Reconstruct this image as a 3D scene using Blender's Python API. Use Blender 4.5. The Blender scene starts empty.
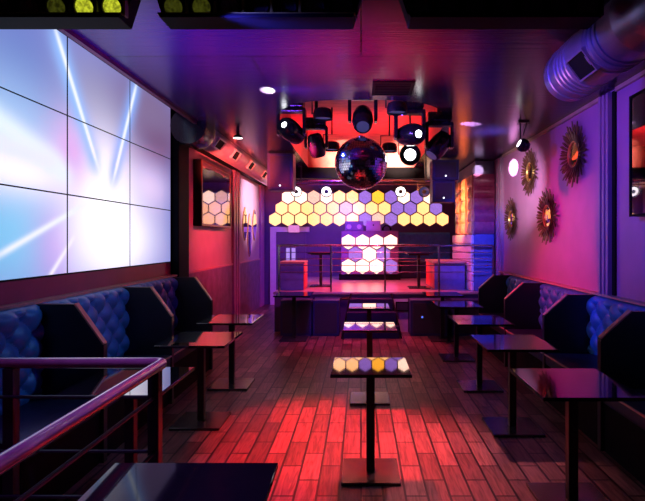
import bpy, bmesh, math, random
from mathutils import Vector, Matrix
random.seed(7)
S = bpy.context.scene
C = S.collection
PI = math.pi
CAM_Z = 1.665
F = 519.0

# ------------------------------------------------------------------ materials
def nt(name):
    m = bpy.data.materials.new(name); m.use_nodes = True
    n = m.node_tree.nodes; l = m.node_tree.links
    return m, n, l, n['Principled BSDF']

def mat(name, col, rough=.5, metal=0., var=.12, scale=8., bump=0., spec=.5, coat=0., stretch=None):
    m, n, l, b = nt(name)
    tc = n.new('ShaderNodeTexCoord'); mp = n.new('ShaderNodeMapping')
    if stretch: mp.inputs['Scale'].default_value = stretch
    no = n.new('ShaderNodeTexNoise'); no.inputs['Scale'].default_value = scale; no.inputs['Detail'].default_value = 4
    l.new(tc.outputs['Object'], mp.inputs[0]); l.new(mp.outputs[0], no.inputs['Vector'])
    cr = n.new('ShaderNodeValToRGB')
    cr.color_ramp.elements[0].position = .3; cr.color_ramp.elements[1].position = .7
    cr.color_ramp.elements[0].color = (*[max(0, c*(1-var)) for c in col], 1)
    cr.color_ramp.elements[1].color = (*[min(1, c*(1+var)) for c in col], 1)
    l.new(no.outputs['Fac'], cr.inputs[0]); l.new(cr.outputs[0], b.inputs['Base Color'])
    b.inputs['Roughness'].default_value = rough; b.inputs['Metallic'].default_value = metal
    b.inputs['Specular IOR Level'].default_value = spec
    b.inputs['Coat Weight'].default_value = coat
    if bump:
        bp = n.new('ShaderNodeBump'); bp.inputs['Strength'].default_value = bump; bp.inputs['Distance'].default_value = .01
        l.new(no.outputs['Fac'], bp.inputs['Height']); l.new(bp.outputs[0], b.inputs['Normal'])
    return m

def glow(name, col, strength, var=.06, scale=25.):
    m, n, l, b = nt(name)
    tc = n.new('ShaderNodeTexCoord'); no = n.new('ShaderNodeTexNoise'); no.inputs['Scale'].default_value = scale
    l.new(tc.outputs['Object'], no.inputs['Vector'])
    cr = n.new('ShaderNodeValToRGB')
    cr.color_ramp.elements[0].position = .35; cr.color_ramp.elements[1].position = .65
    cr.color_ramp.elements[0].color = (*[max(0, c*(1-var)) for c in col], 1)
    cr.color_ramp.elements[1].color = (*[c*(1+var) for c in col], 1)
    l.new(no.outputs['Fac'], cr.inputs[0]); l.new(cr.outputs[0], b.inputs['Emission Color'])
    b.inputs['Base Color'].default_value = (.03, .03, .03, 1)
    b.inputs['Emission Strength'].default_value = strength
    b.inputs['Roughness'].default_value = .3
    return m

def floor_mat():
    m, n, l, b = nt('wood_tile_floor')
    tc = n.new('ShaderNodeTexCoord'); mp = n.new('ShaderNodeMapping')
    mp.inputs['Rotation'].default_value = (0, 0, PI/2)
    l.new(tc.outputs['Object'], mp.inputs[0])
    br = n.new('ShaderNodeTexBrick')
    br.offset = .5; br.offset_frequency = 2
    br.inputs['Scale'].default_value = 1; br.inputs['Brick Width'].default_value = .45
    br.inputs['Row Height'].default_value = .145; br.inputs['Mortar Size'].default_value = .008
    br.inputs['Mortar Smooth'].default_value = .1
    br.inputs['Color1'].default_value = (.33, .20, .16, 1); br.inputs['Color2'].default_value = (.11, .06, .05, 1)
    br.inputs['Mortar'].default_value = (.003, .002, .002, 1)
    l.new(mp.outputs[0], br.inputs['Vector'])
    mg = n.new('ShaderNodeMapping'); mg.inputs['Scale'].default_value = (26, 2.2, 1)
    l.new(tc.outputs['Object'], mg.inputs[0])
    no = n.new('ShaderNodeTexNoise'); no.inputs['Scale'].default_value = 1.4; no.inputs['Detail'].default_value = 6
    no.inputs['Distortion'].default_value = 1.4
    l.new(mg.outputs[0], no.inputs['Vector'])
    cr = n.new('ShaderNodeValToRGB'); cr.color_ramp.elements[0].position = .35; cr.color_ramp.elements[1].position = .62
    cr.color_ramp.elements[0].color = (.45, .45, .45, 1); cr.color_ramp.elements[1].color = (1.1, 1.1, 1.1, 1)
    l.new(no.outputs['Fac'], cr.inputs[0])
    mx = n.new('ShaderNodeMixRGB'); mx.blend_type = 'MULTIPLY'; mx.inputs[0].default_value = 1
    l.new(br.outputs['Color'], mx.inputs[1]); l.new(cr.outputs[0], mx.inputs[2])
    l.new(mx.outputs[0], b.inputs['Base Color'])
    b.inputs['Roughness'].default_value = .36
    bp = n.new('ShaderNodeBump'); bp.inputs['Strength'].default_value = .8; bp.inputs['Distance'].default_value = .006
    sb = n.new('ShaderNodeMath'); sb.operation = 'SUBTRACT'
    ml = n.new('ShaderNodeMath'); ml.operation = 'MULTIPLY'; ml.inputs[1].default_value = .35
    l.new(no.outputs['Fac'], ml.inputs[0]); l.new(ml.outputs[0], sb.inputs[0]); l.new(br.outputs['Fac'], sb.inputs[1])
    l.new(sb.outputs[0], bp.inputs['Height']); l.new(bp.outputs[0], b.inputs['Normal'])
    return m

def ceiling_mat():
    m, n, l, b = nt('painted_board_ceiling')
    tc = n.new('ShaderNodeTexCoord')
    br = n.new('ShaderNodeTexBrick'); br.offset = .37
    br.inputs['Scale'].default_value = 1; br.inputs['Brick Width'].default_value = 2.4
    br.inputs['Row Height'].default_value = 1.05; br.inputs['Mortar Size'].default_value = .006
    br.inputs['Color1'].default_value = (.040, .018, .055, 1); br.inputs['Color2'].default_value = (.034, .015, .048, 1)
    br.inputs['Mortar'].default_value = (.004, .003, .005, 1)
    l.new(tc.outputs['Object'], br.inputs['Vector'])
    l.new(br.outputs['Color'], b.inputs['Base Color'])
    mg = n.new('ShaderNodeMapping'); mg.inputs['Scale'].default_value = (.8, 9, 1)
    l.new(tc.outputs['Object'], mg.inputs[0])
    no = n.new('ShaderNodeTexNoise'); no.inputs['Scale'].default_value = 2.; no.inputs['Detail'].default_value = 5
    l.new(mg.outputs[0], no.inputs['Vector'])
    bp = n.new('ShaderNodeBump'); bp.inputs['Strength'].default_value = .35; bp.inputs['Distance'].default_value = .006
    sb = n.new('ShaderNodeMath'); sb.operation = 'SUBTRACT'
    l.new(no.outputs['Fac'], sb.inputs[0]); l.new(br.outputs['Fac'], sb.inputs[1])
    l.new(sb.outputs[0], bp.inputs['Height']); l.new(bp.outputs[0], b.inputs['Normal'])
    b.inputs['Roughness'].default_value = .22; b.inputs['Specular IOR Level'].default_value = .16
    return m

# video wall: beams of light drawn in wall coordinates (Y along the wall, Z up)
WX = -2.5
def wall_yz(px, py, X=WX):
    Y = X*F/(px-361.0); return (Y, CAM_Z + (240.0-py)*Y/F)
def screen_mat():
    m, n, l, b = nt('video_wall_picture')
    geo = n.new('ShaderNodeNewGeometry'); sp = n.new('ShaderNodeSeparateXYZ')
    l.new(geo.outputs['Position'], sp.inputs[0])
    Yo, Zo = sp.outputs['Y'], sp.outputs['Z']
    def M(op, a, bb=None, c=None):
        k = n.new('ShaderNodeMath'); k.operation = op
        for i, v in enumerate((a, bb, c)):
            if v is None: continue
            if isinstance(v, (int, float)): k.inputs[i].default_value = v
            else: l.new(v, k.inputs[i])
        return k.outputs[0]
    def blob(px, py, ry, rz):
        y, z = wall_yz(px, py)
        dy = M('DIVIDE', M('SUBTRACT', Yo, y), ry); dz = M('DIVIDE', M('SUBTRACT', Zo, z), rz)
        d2 = M('ADD', M('MULTIPLY', dy, dy), M('MULTIPLY', dz, dz))
        return M('POWER', math.e, M('MULTIPLY', d2, -1))
    def line(p, q, w):
        y0, z0 = wall_yz(*p); y1, z1 = wall_yz(*q)
        L = math.hypot(y1-y0, z1-z0); ny, nz = -(z1-z0)/L, (y1-y0)/L
        d = M('ADD', M('ADD', M('MULTIPLY', Yo, ny), M('MULTIPLY', Zo, nz)), -(ny*y0+nz*z0))
        d = M('DIVIDE', d, w)
        g = M('POWER', math.e, M('MULTIPLY', M('MULTIPLY', d, d), -1))
        t = M('ADD', M('ADD', M('MULTIPLY', Yo, (y1-y0)/L/L), M('MULTIPLY', Zo, (z1-z0)/L/L)), -((y1-y0)*y0+(z1-z0)*z0)/L/L)
        mr = n.new('ShaderNodeMapRange'); mr.interpolation_type = 'SMOOTHSTEP'
        mr.inputs['From Min'].default_value = -.15; mr.inputs['From Max'].default_value = .15
        l.new(t, mr.inputs['Value'])
        mr2 = n.new('ShaderNodeMapRange'); mr2.interpolation_type = 'SMOOTHSTEP'
        mr2.inputs['From Min'].default_value = 1.15; mr2.inputs['From Max'].default_value = .85
        l.new(t, mr2.inputs['Value'])
        return M('MULTIPLY', g, M('MULTIPLY', mr.outputs[0], mr2.outputs[0]))
    col = None
    def mix(fac, c, prev, mode='MIX'):
        k = n.new('ShaderNodeMixRGB'); k.blend_type = mode
        l.new(fac, k.inputs[0])
        if isinstance(prev, tuple): k.inputs[1].default_value = (*prev, 1)
        else: l.new(prev, k.inputs[1])
        k.inputs[2].default_value = (*c, 1)
        return k.outputs[0]
    col = (.26, .28, .72)
    col = mix(blob(20, 60, .55, .5), (.17, .24, .66), col)
    col = mix(blob(10, 120, .7, .4), (.38, .60, 1.0), col)
    col = mix(blob(15, 230, .6, .5), (.20, .62, 1.0), col)
    col = mix(blob(60, 246, .3, .35), (.42, .22, .85), col)
    col = mix(blob(95, 95, .55, .35), (.32, .32, .60), col)
    col = mix(blob(158, 135, 1.0, .5), (.20, .09, .22), col)
    col = mix(blob(150, 110, .9, .3), (.26, .18, .36), col)
    col = mix(blob(150, 185, .6, .25), (.75, .6, 1.0), col)
    col = mix(blob(105, 195, .62, .62), (1.45, 1.4, 1.5), col)
    col = mix(blob(120, 240, .9, .45), (1.3, 1.25, 1.45), col)
    col = mix(blob(20, 165, .8, .22), (1.25, 1.15, 1.4), col)
    col = mix(blob(72, 150, .3, .3), (.8, .5, 1.0), col)
    for p, q, w, c, k in (
        ((54, 26), (98, 172), .13, (.35, .60, 1.15), 1), ((55, 26), (98, 165), .03, (1.05, 1.1, 1.2), 1),
        ((138, 80), (112, 185), .13, (.30, .50, 1.1), 1), ((137, 84), (114, 180), .03, (1.05, 1.1, 1.2), 1),
        ((-20, 106), (70, 178), .11, (.9, 1.05, 1.2), 1), ((-20, 138), (60, 165), .10, (.9, .95, 1.1), 1),
        ((-5, 258), (90, 202), .028, (.95, 1.0, 1.15), 1), ((48, 280), (76, 235), .025, (1.0, .95, 1.15), 1)):
        col = mix(line(p, q, w), c, col)
    l.new(col, b.inputs['Emission Color'])
    b.inputs['Emission Strength'].default_value = SCREEN
    b.inputs['Base Color'].default_value = (.02, .02, .02, 1); b.inputs['Roughness'].default_value = .35
    return m
SCREEN = .92

M_ = dict(
    floor=floor_mat(), ceiling=ceiling_mat(), screen=screen_mat(),
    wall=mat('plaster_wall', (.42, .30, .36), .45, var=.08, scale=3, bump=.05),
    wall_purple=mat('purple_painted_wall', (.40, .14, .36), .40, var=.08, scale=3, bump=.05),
    dark_wall=mat('dark_painted_wall', (.09, .05, .14), .5, var=.1, scale=4),
    wainscot=mat('wainscot_panel', (.16, .13, .18), .35, var=.35, scale=6, bump=.1),
    recess=mat('red_lit_boards', (.66, .20, .16), .5, var=.25, scale=3, stretch=(2, 12, 2), bump=.1),  # red of the LED light mixed into the board colour
    trim=mat('painted_trim', (.34, .16, .30), .35, var=.06),
    black=mat('black_paint', (.006, .006, .008), .6, var=.2, spec=.06),
    black_gloss=mat('black_lacquer', (.014, .013, .016), .22, var=.2),
    glass=mat('black_glass_top', (.008, .008, .01), .035, var=.1, spec=1.0, coat=1.0),
    metal_black=mat('black_powder_metal', (.02, .018, .02), .35, metal=.3, var=.1),
    base_plate=mat('polished_base_plate', (.10, .09, .09), .22, metal=.6, var=.15),
    steel=mat('brushed_steel', (.55, .52, .52), .25, metal=1., var=.1, scale=20),
    rail_wood=mat('handrail_lacquer', (.26, .12, .14), .18, var=.12, scale=12, coat=.6, spec=.8),
    velvet=mat('blue_velvet', (.035, .19, .46), .42, var=.15, scale=14, bump=.05),
    seat=mat('dark_blue_upholstery', (.012, .018, .05), .45, var=.15, scale=12),
    divider=mat('divider_lacquer', (.012, .012, .02), .35, var=.15),
    edge=mat('oak_edge_trim', (.50, .28, .22), .3, var=.12, scale=14),
    duct=mat('galvanised_duct', (.55, .50, .55), .38, metal=.85, var=.12, scale=10),
    orange_reflect_mirror=mat('orange_reflect_glass', (.9, .42, .22), .06, metal=1., var=.02),  # orange reflection of the room tinted into the mirror colour
    dim_mirror=mat('tinted_glass', (.36, .33, .33), .03, metal=1., var=.01),
    mirror=mat('mirror_glass', (.80, .80, .80), .02, metal=1., var=.01),
    tile=mat('mirror_tile', (.62, .62, .68), .06, metal=1., var=.08, scale=60),
    bronze=mat('bronze_wood_rays', (.11, .035, .03), .3, metal=.4, var=.35, scale=30),
    gold=mat('gold_rim', (.62, .36, .14), .3, metal=.8, var=.2, scale=20),
    stage=mat('stage_boards', (.42, .34, .36), .25, var=.2, scale=3, stretch=(1, 10, 1)),
    speaker=mat('speaker_cabinet', (.03, .035, .16), .45, var=.12, scale=40),
    grille=mat('speaker_grille', (.045, .04, .07), .5, var=.4, scale=120),
    white=mat('white_paint', (.70, .66, .72), .4, var=.06),
    woven=mat('woven_panel', (.60, .34, .22), .25, var=.2, scale=14),
    fabric_pale=mat('pale_quilting', (.72, .66, .80), .6, var=.1, scale=12),
    fabric_blue=mat('blue_quilting', (.10, .13, .42), .5, var=.12, scale=12),
    red_wood=mat('varnished_cabinet', (.48, .26, .22), .3, var=.15, scale=8),
    booth=mat('booth_panel', (.17, .11, .28), .4, var=.1),
    plastic_lilac=mat('silver_laptop_lid', (.45, .42, .55), .35, metal=.3, var=.05),
    led_off=mat('led_lens_grey', (.25, .25, .16), .2, var=.3, scale=60),
    lime_spill=mat('lime_spill_lip', (.32, .33, .05), .35, var=.2),  # lime light of the lit lenses painted on lip and fins
    step_paint=mat('dark_step_paint', (.03, .02, .07), .7, spec=.1),
    red_lit_side=mat('red_lit_side', (.85, .05, .06), .3),  # red stage light put into the colour of the cabinet sides
    woven_shade=mat('shaded_woven_band', (.30, .07, .16), .3, var=.2, scale=14),  # woven copy with the front's dim magenta light put into its colour
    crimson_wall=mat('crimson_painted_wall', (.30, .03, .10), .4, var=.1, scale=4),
    smoked=mat('smoked_glass_top', (.008, .007, .01), .06, var=.1, spec=.45),
    hex_side=mat('dark_red_casing', (.10, .015, .02), .5),
    trim_red=mat('dark_red_trim', (.10, .02, .03), .4, spec=.2),
    duct_dark=mat('dull_violet_duct', (.22, .18, .34), .35, metal=.6, var=.12, scale=10),
    y=glow('hex_yellow', (1.0, .46, .17), 2.0), y2=glow('hex_warm_white', (1.0, .47, .21), 2.15), w=glow('hex_white', (1.0, .60, .46), 2.3),
    l=glow('hex_lavender', (.42, .20, .82), .9, .12), k=glow('hex_pink', (1.0, .50, .38), 1.3, .12),
    o=glow('hex_amber', (1.0, .40, .03), 1.8),
    lens_on=glow('lit_lens', (.95, .97, 1.0), 9.0), lens_warm=glow('lit_led_ring', (1.0, .93, .95), 3.2),
    lens_dim=glow('faint_blue_lens', (.10, .10, .35), .35), lens_red=glow('red_led_face', (1.0, .12, .04), 2.5),  # switched-off lenses still carry a faint blue glow
    led_lime=glow('lime_led', (.60, .66, .03), .7, .5, 60), led_lime_dim=glow('faint_lime_led', (.20, .22, .02), .13, .6, 60),
    blue_dot=glow('blue_indicator', (.1, .2, 1.0), 1.2), pink_sign=glow('lit_pink_sign', (.85, .25, .75), .9),
    slit=glow('lit_pane', (.50, .30, .95), .9), white_dot=glow('white_indicator', (.8, .85, 1), 3.0),
)

# ------------------------------------------------------------------ mesh helpers
class MB:
    def __init__(s): s.bm = bmesh.new()
    def box(s, x0, x1, y0, y1, z0, z1, bev=0., M=None):
        r = bmesh.ops.create_cube(s.bm, size=1)
        vs = r['verts']
        for v in vs:
            v.co = Vector(((x0+x1)/2+v.co.x*(x1-x0), (y0+y1)/2+v.co.y*(y1-y0), (z0+z1)/2+v.co.z*(z1-z0)))
        if bev:
            es = list({e for v in vs for e in v.link_edges})
            rr = bmesh.ops.bevel(s.bm, geom=es, offset=bev, segments=2, affect='EDGES', profile=.5)
            vs = list({v for f in rr['faces'] for v in f.verts} | {v for v in vs if v.is_valid})
        if M is not None:
            for v in vs: v.co = M @ v.co
        return s
    def prism(s, poly, a0, a1, axis='y', M=None):
        def mk(p, t):
            if axis == 'y': return Vector((p[0], t, p[1]))
            if axis == 'x': return Vector((t, p[0], p[1]))
            return Vector((p[0], p[1], t))
        A = [s.bm.verts.new(mk(p, a0)) for p in poly]; B = [s.bm.verts.new(mk(p, a1)) for p in poly]
        if M is not None:
            for v in A+B: v.co = M @ v.co
        k = len(poly)
        s.bm.faces.new(A); s.bm.faces.new(B[::-1])
        for i in range(k): s.bm.faces.new((A[i], B[i], B[(i+1) % k], A[(i+1) % k]))
        return s
    def rings(s, rings, close=True, cap=True):
        R = [[s.bm.verts.new(p) for p in r] for r in rings]
        k = len(R[0])
        for a, b in zip(R, R[1:]):
            for i in range(k if close else k-1):
                s.bm.faces.new((a[i], a[(i+1) % k], b[(i+1) % k], b[i]))
        if cap and close:
            s.bm.faces.new(R[0][::-1]); s.bm.faces.new(R[-1])
        return s
    def tube(s, pts, r, n=12, cap=True):
        pts = [Vector(p) for p in pts]; rs = r if isinstance(r, (list, tuple)) else [r]*len(pts)
        out = []; up = None
        for i, p in enumerate(pts):
            d = ((pts[i+1]-p).normalized() if i+1 < len(pts) else Vector()) + ((p-pts[i-1]).normalized() if i else Vector())
            d.normalize()
            if up is None: up = Vector((0, 0, 1)) if abs(d.z) < .9 else Vector((1, 0, 0))
            u = d.cross(up).normalized(); v = u.cross(d).normalized(); up = v
            out.append([p + (u*math.cos(2*PI*k/n)+v*math.sin(2*PI*k/n))*rs[i] for k in range(n)])
        return s.rings(out, True, cap)
    def lathe(s, prof, n=24, M=None):      # profile (r, z) about z
        out = [[Vector((r*math.cos(2*PI*k/n), r*math.sin(2*PI*k/n), z)) for k in range(n)] for r, z in prof]
        if M is not None: out = [[M @ p for p in r] for r in out]
        return s.rings(out)
    def build(s, name, m, parent=None, smooth=False, label=None):
        bmesh.ops.recalc_face_normals(s.bm, faces=s.bm.faces)
        me = bpy.data.meshes.new(name); s.bm.to_mesh(me); s.bm.free()
        if smooth:
            for p in me.polygons: p.use_smooth = True
            try: me.set_sharp_from_angle(angle=math.radians(38))
            except Exception: pass
        me.materials.append(m if not isinstance(m, str) else M_[m])
        o = bpy.data.objects.new(name, me); C.objects.link(o)
        if parent: o.parent = parent
        if label: o['label'] = label
        return o

def thing(name, label, cat, loc=(0, 0, 0), rz=0., group=None):
    o = bpy.data.objects.new(name, None); C.objects.link(o); o.empty_display_size = .1
    o.location = loc; o.rotation_euler = (0, 0, rz)
    o['label'] = label; o['category'] = cat
    if group: o['group'] = group
    return o
def tag(o, label, cat, group=None):
    o['label'] = label; o['category'] = cat
    if group: o['group'] = group
    return o
def struct(name, mb, m, parent=None):
    o = mb.build(name, m, parent)
    if not parent: o['kind'] = 'structure'
    return o
def dup(root, loc, label, rz=None, scale=None):
    r = root.copy(); C.objects.link(r); r.location = loc; r['label'] = label
    if rz is not None: r.rotation_euler = (0, 0, rz)
    if scale is not None: r.scale = scale
    for ch in list(root.children):
        c = ch.copy(); C.objects.link(c); c.parent = r
        for g in list(ch.children):
            d = g.copy(); C.objects.link(d); d.parent = c
    return r

# ------------------------------------------------------------------ setting
XL, XR = -2.53, 2.5
Y0, Y1 = -2.0, 13.4
ZC, ZU = 3.15, 3.58
struct('floor', MB().box(XL-.1, XR+.1, Y0, Y1, -.1, 0), 'floor')
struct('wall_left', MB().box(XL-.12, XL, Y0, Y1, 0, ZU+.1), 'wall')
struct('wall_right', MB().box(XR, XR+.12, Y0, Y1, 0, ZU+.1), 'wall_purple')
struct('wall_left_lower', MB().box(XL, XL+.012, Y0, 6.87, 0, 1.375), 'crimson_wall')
struct('wall_back', MB().box(XL, XR, Y1, Y1+.12, 0, ZU+.1), 'dark_wall')
struct('wall_front', MB().box(XL, XR, Y0-.12, Y0, 0, ZU+.1), 'dark_wall')

# lower ceiling with a round-cornered opening over the dance floor
mb = MB(); bm = mb.bm
TX = -2.07
def quad(a, b, c, d): bm.faces.new([bm.verts.new(p) for p in (a, b, c, d)])
RX, YN, YC, YF = 1.08, 5.5, 7.4, 10.6
def near(x): return YC - (YC-YN)*(max(0, 1-abs(x/RX)**3.2))**(1/3.2)
xs = [-RX*math.cos(PI*i/32) for i in range(33)]
for z in (ZC,):
    quad((TX, Y0, z), (-RX, Y0, z), (-RX, Y1, z), (TX, Y1, z))
    quad((RX, Y0, z), (XR, Y0, z), (XR, Y1, z), (RX, Y1, z))
    quad((-RX, YF, z), (RX, YF, z), (RX, Y1, z), (-RX, Y1, z))
    for a, b in zip(xs, xs[1:]):
        quad((a, Y0, z), (b, Y0, z), (b, near(b), z), (a, near(a), z))
struct('ceiling', mb, 'ceiling')
mb = MB(); bm = mb.bm
for a, b in zip(xs, xs[1:]): quad((a, near(a), ZC), (b, near(b), ZC), (b, near(b), ZU), (a, near(a), ZU))
for sx in (-RX, RX): quad((sx, YC, ZC), (sx, YF, ZC), (sx, YF, ZU), (sx, YC, ZU))
quad((-RX, YF, ZC), (RX, YF, ZC), (RX, YF, ZU), (-RX, YF, ZU))
struct('trim_1', mb, 'recess')
struct('ceiling_recess', MB().box(TX+.03, XR, YN-.3, YF+.4, ZU, ZU+.1), 'recess')
struct('ceiling_trough', MB().box(XL, TX, Y0, Y1, ZU-.06, ZU+.06), 'black')
struct('trim_2', MB().box(TX-.02, TX+.02, Y0, Y1, ZC-.035, ZU-.06), 'trim_red')
struct('trim_3', MB().box(XL, -2.40, 7.3, Y1, 3.04, ZU-.06), 'black')
struct('trim_4', MB().box(XL, -2.41, 6.87, 7.28, 0, ZU-.06, .01), 'black')
# left wall bays: thin frames, pilasters, chair rail and wainscot
struct('trim_5', MB().box(XL, -2.49, 7.30, 7.36, 1.2, 3.04), 'red_wood')
def pilaster(name, side, y0, y1, top):
    mb = MB(); x = XL if side < 0 else XR; s = -side
    d = .035
    lo, hi = sorted((x, x+s*d)); mb.box(lo, hi, y0, y1, 0, top)
    w = (y1-y0)/5
    for k in (0, 2, 4):
        lo, hi = sorted((x+s*d, x+s*(d+.018))); mb.box(lo, hi, y0+w*k, y0+w*(k+1), 0, top, .004)
    struct(name, mb, 'trim')
pilaster('trim_6', -1, 10.15, 10.65, 3.04)
pilaster('trim_7', -1, 12.9, 13.3, 3.04)
pilaster('trim_8', 1, 9.10, 9.42, 3.13)
pilaster('trim_9', 1, 5.15, 5.36, 3.13)
struct('trim_10', MB().box(XR-.02, XR, 5.07, 5.13, 1.1, 3.13), 'black')
struct('trim_11', MB().box(XL, XL+.03, 7.36, 10.15, 1.175, 1.205).box(XL, XL+.03, 10.65, 12.9, 1.175, 1.205), 'edge')
struct('wall_left_wainscot', MB().box(XL, XL+.012, 7.36, 10.15, 0, 1.175).box(XL, XL+.012, 10.65, 12.9, 0, 1.175), 'wainscot')
struct('trim_12', MB().box(XL, XL+.10, -1.2, 6.87, 1.187, 1.207), 'edge')
struct('trim_13', MB().box(XR-.10, XR, -1.2, 9.1, 1.102, 1.12), 'edge')
struct('trim_14', MB().box(XR-.03, XR, 5.38, 9.1, 3.11, 3.15).box(XR-.03, XR, -1.2, 5.05, 3.11, 3.15), 'red_wood')
# black beam closing the far side of the ceiling opening
struct('trim_15', MB().box(-1.35, 1.3, YF+.02, YF+.16, 2.93, ZC), 'black')

# door and its white casing in the back wall, left of the stage
def pxX(px, Y): return (px-361)*Y/F
def pxZ(py, Y): return CAM_Z+(240-py)*Y/F
struct('door_1', MB().box(-2.18, -1.42, 13.34, 13.40, 0, 1.87), 'dark_wall')
struct('trim_16', MB().box(-2.33, -2.18, 13.30, 13.40, 0, 2.0).box(-2.18, -1.33, 13.30, 13.40, 1.87, 2.0), 'white')
o = MB().box(-1.85, -1.58, 13.22, 13.30, 1.86, 2.04, .01).build('sign_box', 'pink_sign')
tag(o, 'small glowing pink sign box on the white door casing of the back wall', 'sign')
for i, (a, b) in enumerate(((286, 289.5), (291.5, 295.2))):
    o = MB().box(pxX(a, 13.3), pxX(b, 13.3), 13.32, 13.34, pxZ(261, 13.3), pxZ(248, 13.3)).build('window_%d' % (i+1), 'slit'); o['kind'] = 'structure'

# ------------------------------------------------------------------ video wall
t = thing('video_wall', 'huge glowing video wall of nine screens showing white and blue light beams', 'screen', (-2.52, 5.03, 1.38))
MB().box(0, .012, -1.82, 1.82, -.01, 2.04).build('backing_frame', 'black', t)
Ys = [3.23, 4.43, 5.63, 6.83]; Zs = [1.378, 2.053, 2.728, 3.403]
for i in range(3):
    for j in range(3):
        MB().box(.012, .015, Ys[i]+.012-5.03, Ys[i+1]-.012-5.03, Zs[j]+.006-1.38, Zs[j+1]-.006-1.38).build('screen_panel', 'screen', t)

# ------------------------------------------------------------------ wall mirrors / screens with frames
def wall_tv(side, y0, y1, z0, z1, label):
    x = XL if side < 0 else XR; s = -side
    t = thing('wall_mirror', label, 'mirror', (x, (y0+y1)/2, z0))
    h, w = z1-z0, (y1-y0)/2
    def bx(mb, a, b, *r):
        lo, hi = sorted((s*a, s*b)); return mb.box(lo, hi, *r)
    bx(MB(), 0, .12, -w, w, 0, h, .005).build('cabinet', 'black', t)
    f = MB(); e = .035 if side < 0 else .02
    for r in ((-w, w, 0, e), (-w, w, h-e, h), (-w, -w+e, e, h-e), (w-e, w, e, h-e)): bx(f, .12, .135, *r)
    f.build('frame', 'bronze' if side < 0 else 'black', t)
    bx(MB(), .12, .126, -w+e, w-e, e, h-e).build('mirror_glass', 'dim_mirror', t)
    return t
wall_tv(-1, 7.82, 9.57, 1.88, 2.885, 'framed rectangular wall mirror above the wainscot beyond the video wall, reflecting hexagon lights')
wall_tv(1, 2.85, 4.58, 1.87, 2.93, 'dark framed mirror on the right wall, cut by the frame edge, reflecting red')

# three slim teardrop mirrors in the far bay of the left wall
def oval_pts(a, b, n=28, p=1.25):
    out = []
    for k in range(n):
        t_ = 2*PI*k/n; c, s_ = math.cos(t_), math.sin(t_)
        out.append((a*c*(1-abs(s_)**3*.55), b*math.copysign(abs(s_)**p, s_)))
    return out
first = None
for y, z0, z1, lab in ((11.25, 1.66, 2.37, 'short slim pointed mirror, nearest of the three in the far left bay'),
                      (11.72, 1.30, 2.25, 'long slim pointed mirror hanging lowest, middle of the three in the far left bay'),
                      (12.25, 1.66, 2.37, 'slim pointed mirror farthest along the left wall by the door')):
    t = thing('pointed_mirror', lab, 'mirror', (XL, y, (z0+z1)/2), 0, 'pointed mirrors on the left wall')
    hh = (z1-z0)/2
    MB().prism([(p[0]*1.12, p[1]*1.03) for p in oval_pts(.19, hh)], 0, .02, 'x').build('rim', 'gold', t)
    MB().prism(oval_pts(.19, hh), .02, .026, 'x').build('mirror_glass', 'mirror', t)

# ------------------------------------------------------------------ sunburst mirrors
def sunburst(y, z, R, label):
    t = thing('sunburst_mirror', label, 'mirror', (XR, y, z), 0, 'sunburst mirrors on the right wall')
    return t
SB = [(6.03, 2.66, .39, 'largest sunburst mirror, upper and nearest of the four on the right wall'),
      (7.60, 2.66, .36, 'upper sunburst mirror under the black ceiling lamp, white glare on its glass'),
      (6.88, 1.98, .385, 'lower sunburst mirror with orange reflection, nearer of the bottom pair'),
      (8.52, 2.01, .36, 'lowest and farthest sunburst mirror, closest to the stage')]
t = sunburst(*SB[0])
R = SB[0][2]
def face_x(p): return Vector((-p.z, p.x, p.y))      # local plane xy -> wall, z -> out of the wall (-x)
mb = MB()
prof = [(.0001, .032), (.05, .0315), (.10, .030), (.135, .026)]
mb.rings([[face_x(Vector((r*math.cos(2*PI*k/32), r*math.sin(2*PI*k/32), z))) for k in range(32)] for r, z in prof[::-1]], True, True)
mb.build('mirror_glass', 'orange_reflect_mirror', t, True)
mb = MB()
mb.rings([[face_x(Vector(((.15+.017*math.cos(a))*math.cos(2*PI*k/32), (.15+.017*math.cos(a))*math.sin(2*PI*k/32), .026+.017*math.sin(a)))) for k in range(32)] for a in [2*PI*i/8 for i in range(9)]], True, False)
mb.build('rim', 'gold', t, True)
ray_meshes = {}
NR = 64
for k in range(NR):
    L = (.385, .285, .34, .26)[k % 4]; a = 2*PI*k/NR
    z0, z1 = ((.012, .045), (.03, .075))[k % 2]
    mb = MB()
    pts = [(.14, -.007), (.18, -.012), (L-.06, -.016), (L, -.003), (L, .003), (L-.03, .015), (.20, .010), (.14, .007)]
    ca, sa = math.cos(a), math.sin(a)
    def P3(p, dz):
        f = (p[0]-.14)/(L-.14)
        return face_x(Vector((p[0]*ca-p[1]*sa, p[0]*sa+p[1]*ca, z0+(z1-z0)*f+dz)))
    A = [mb.bm.verts.new(P3(p, 0)) for p in pts]; B = [mb.bm.verts.new(P3(p, .009)) for p in pts]
    mb.bm.faces.new(A); mb.bm.faces.new(B[::-1])
    for i in range(8): mb.bm.faces.new((A[i], B[i], B[(i+1) % 8], A[(i+1) % 8]))
    mb.build('ray', 'bronze', t)
for y, z, r, lab in SB[1:]:
    dup(t, (XR, y, z), lab, scale=(1, r/R, r/R))

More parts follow.
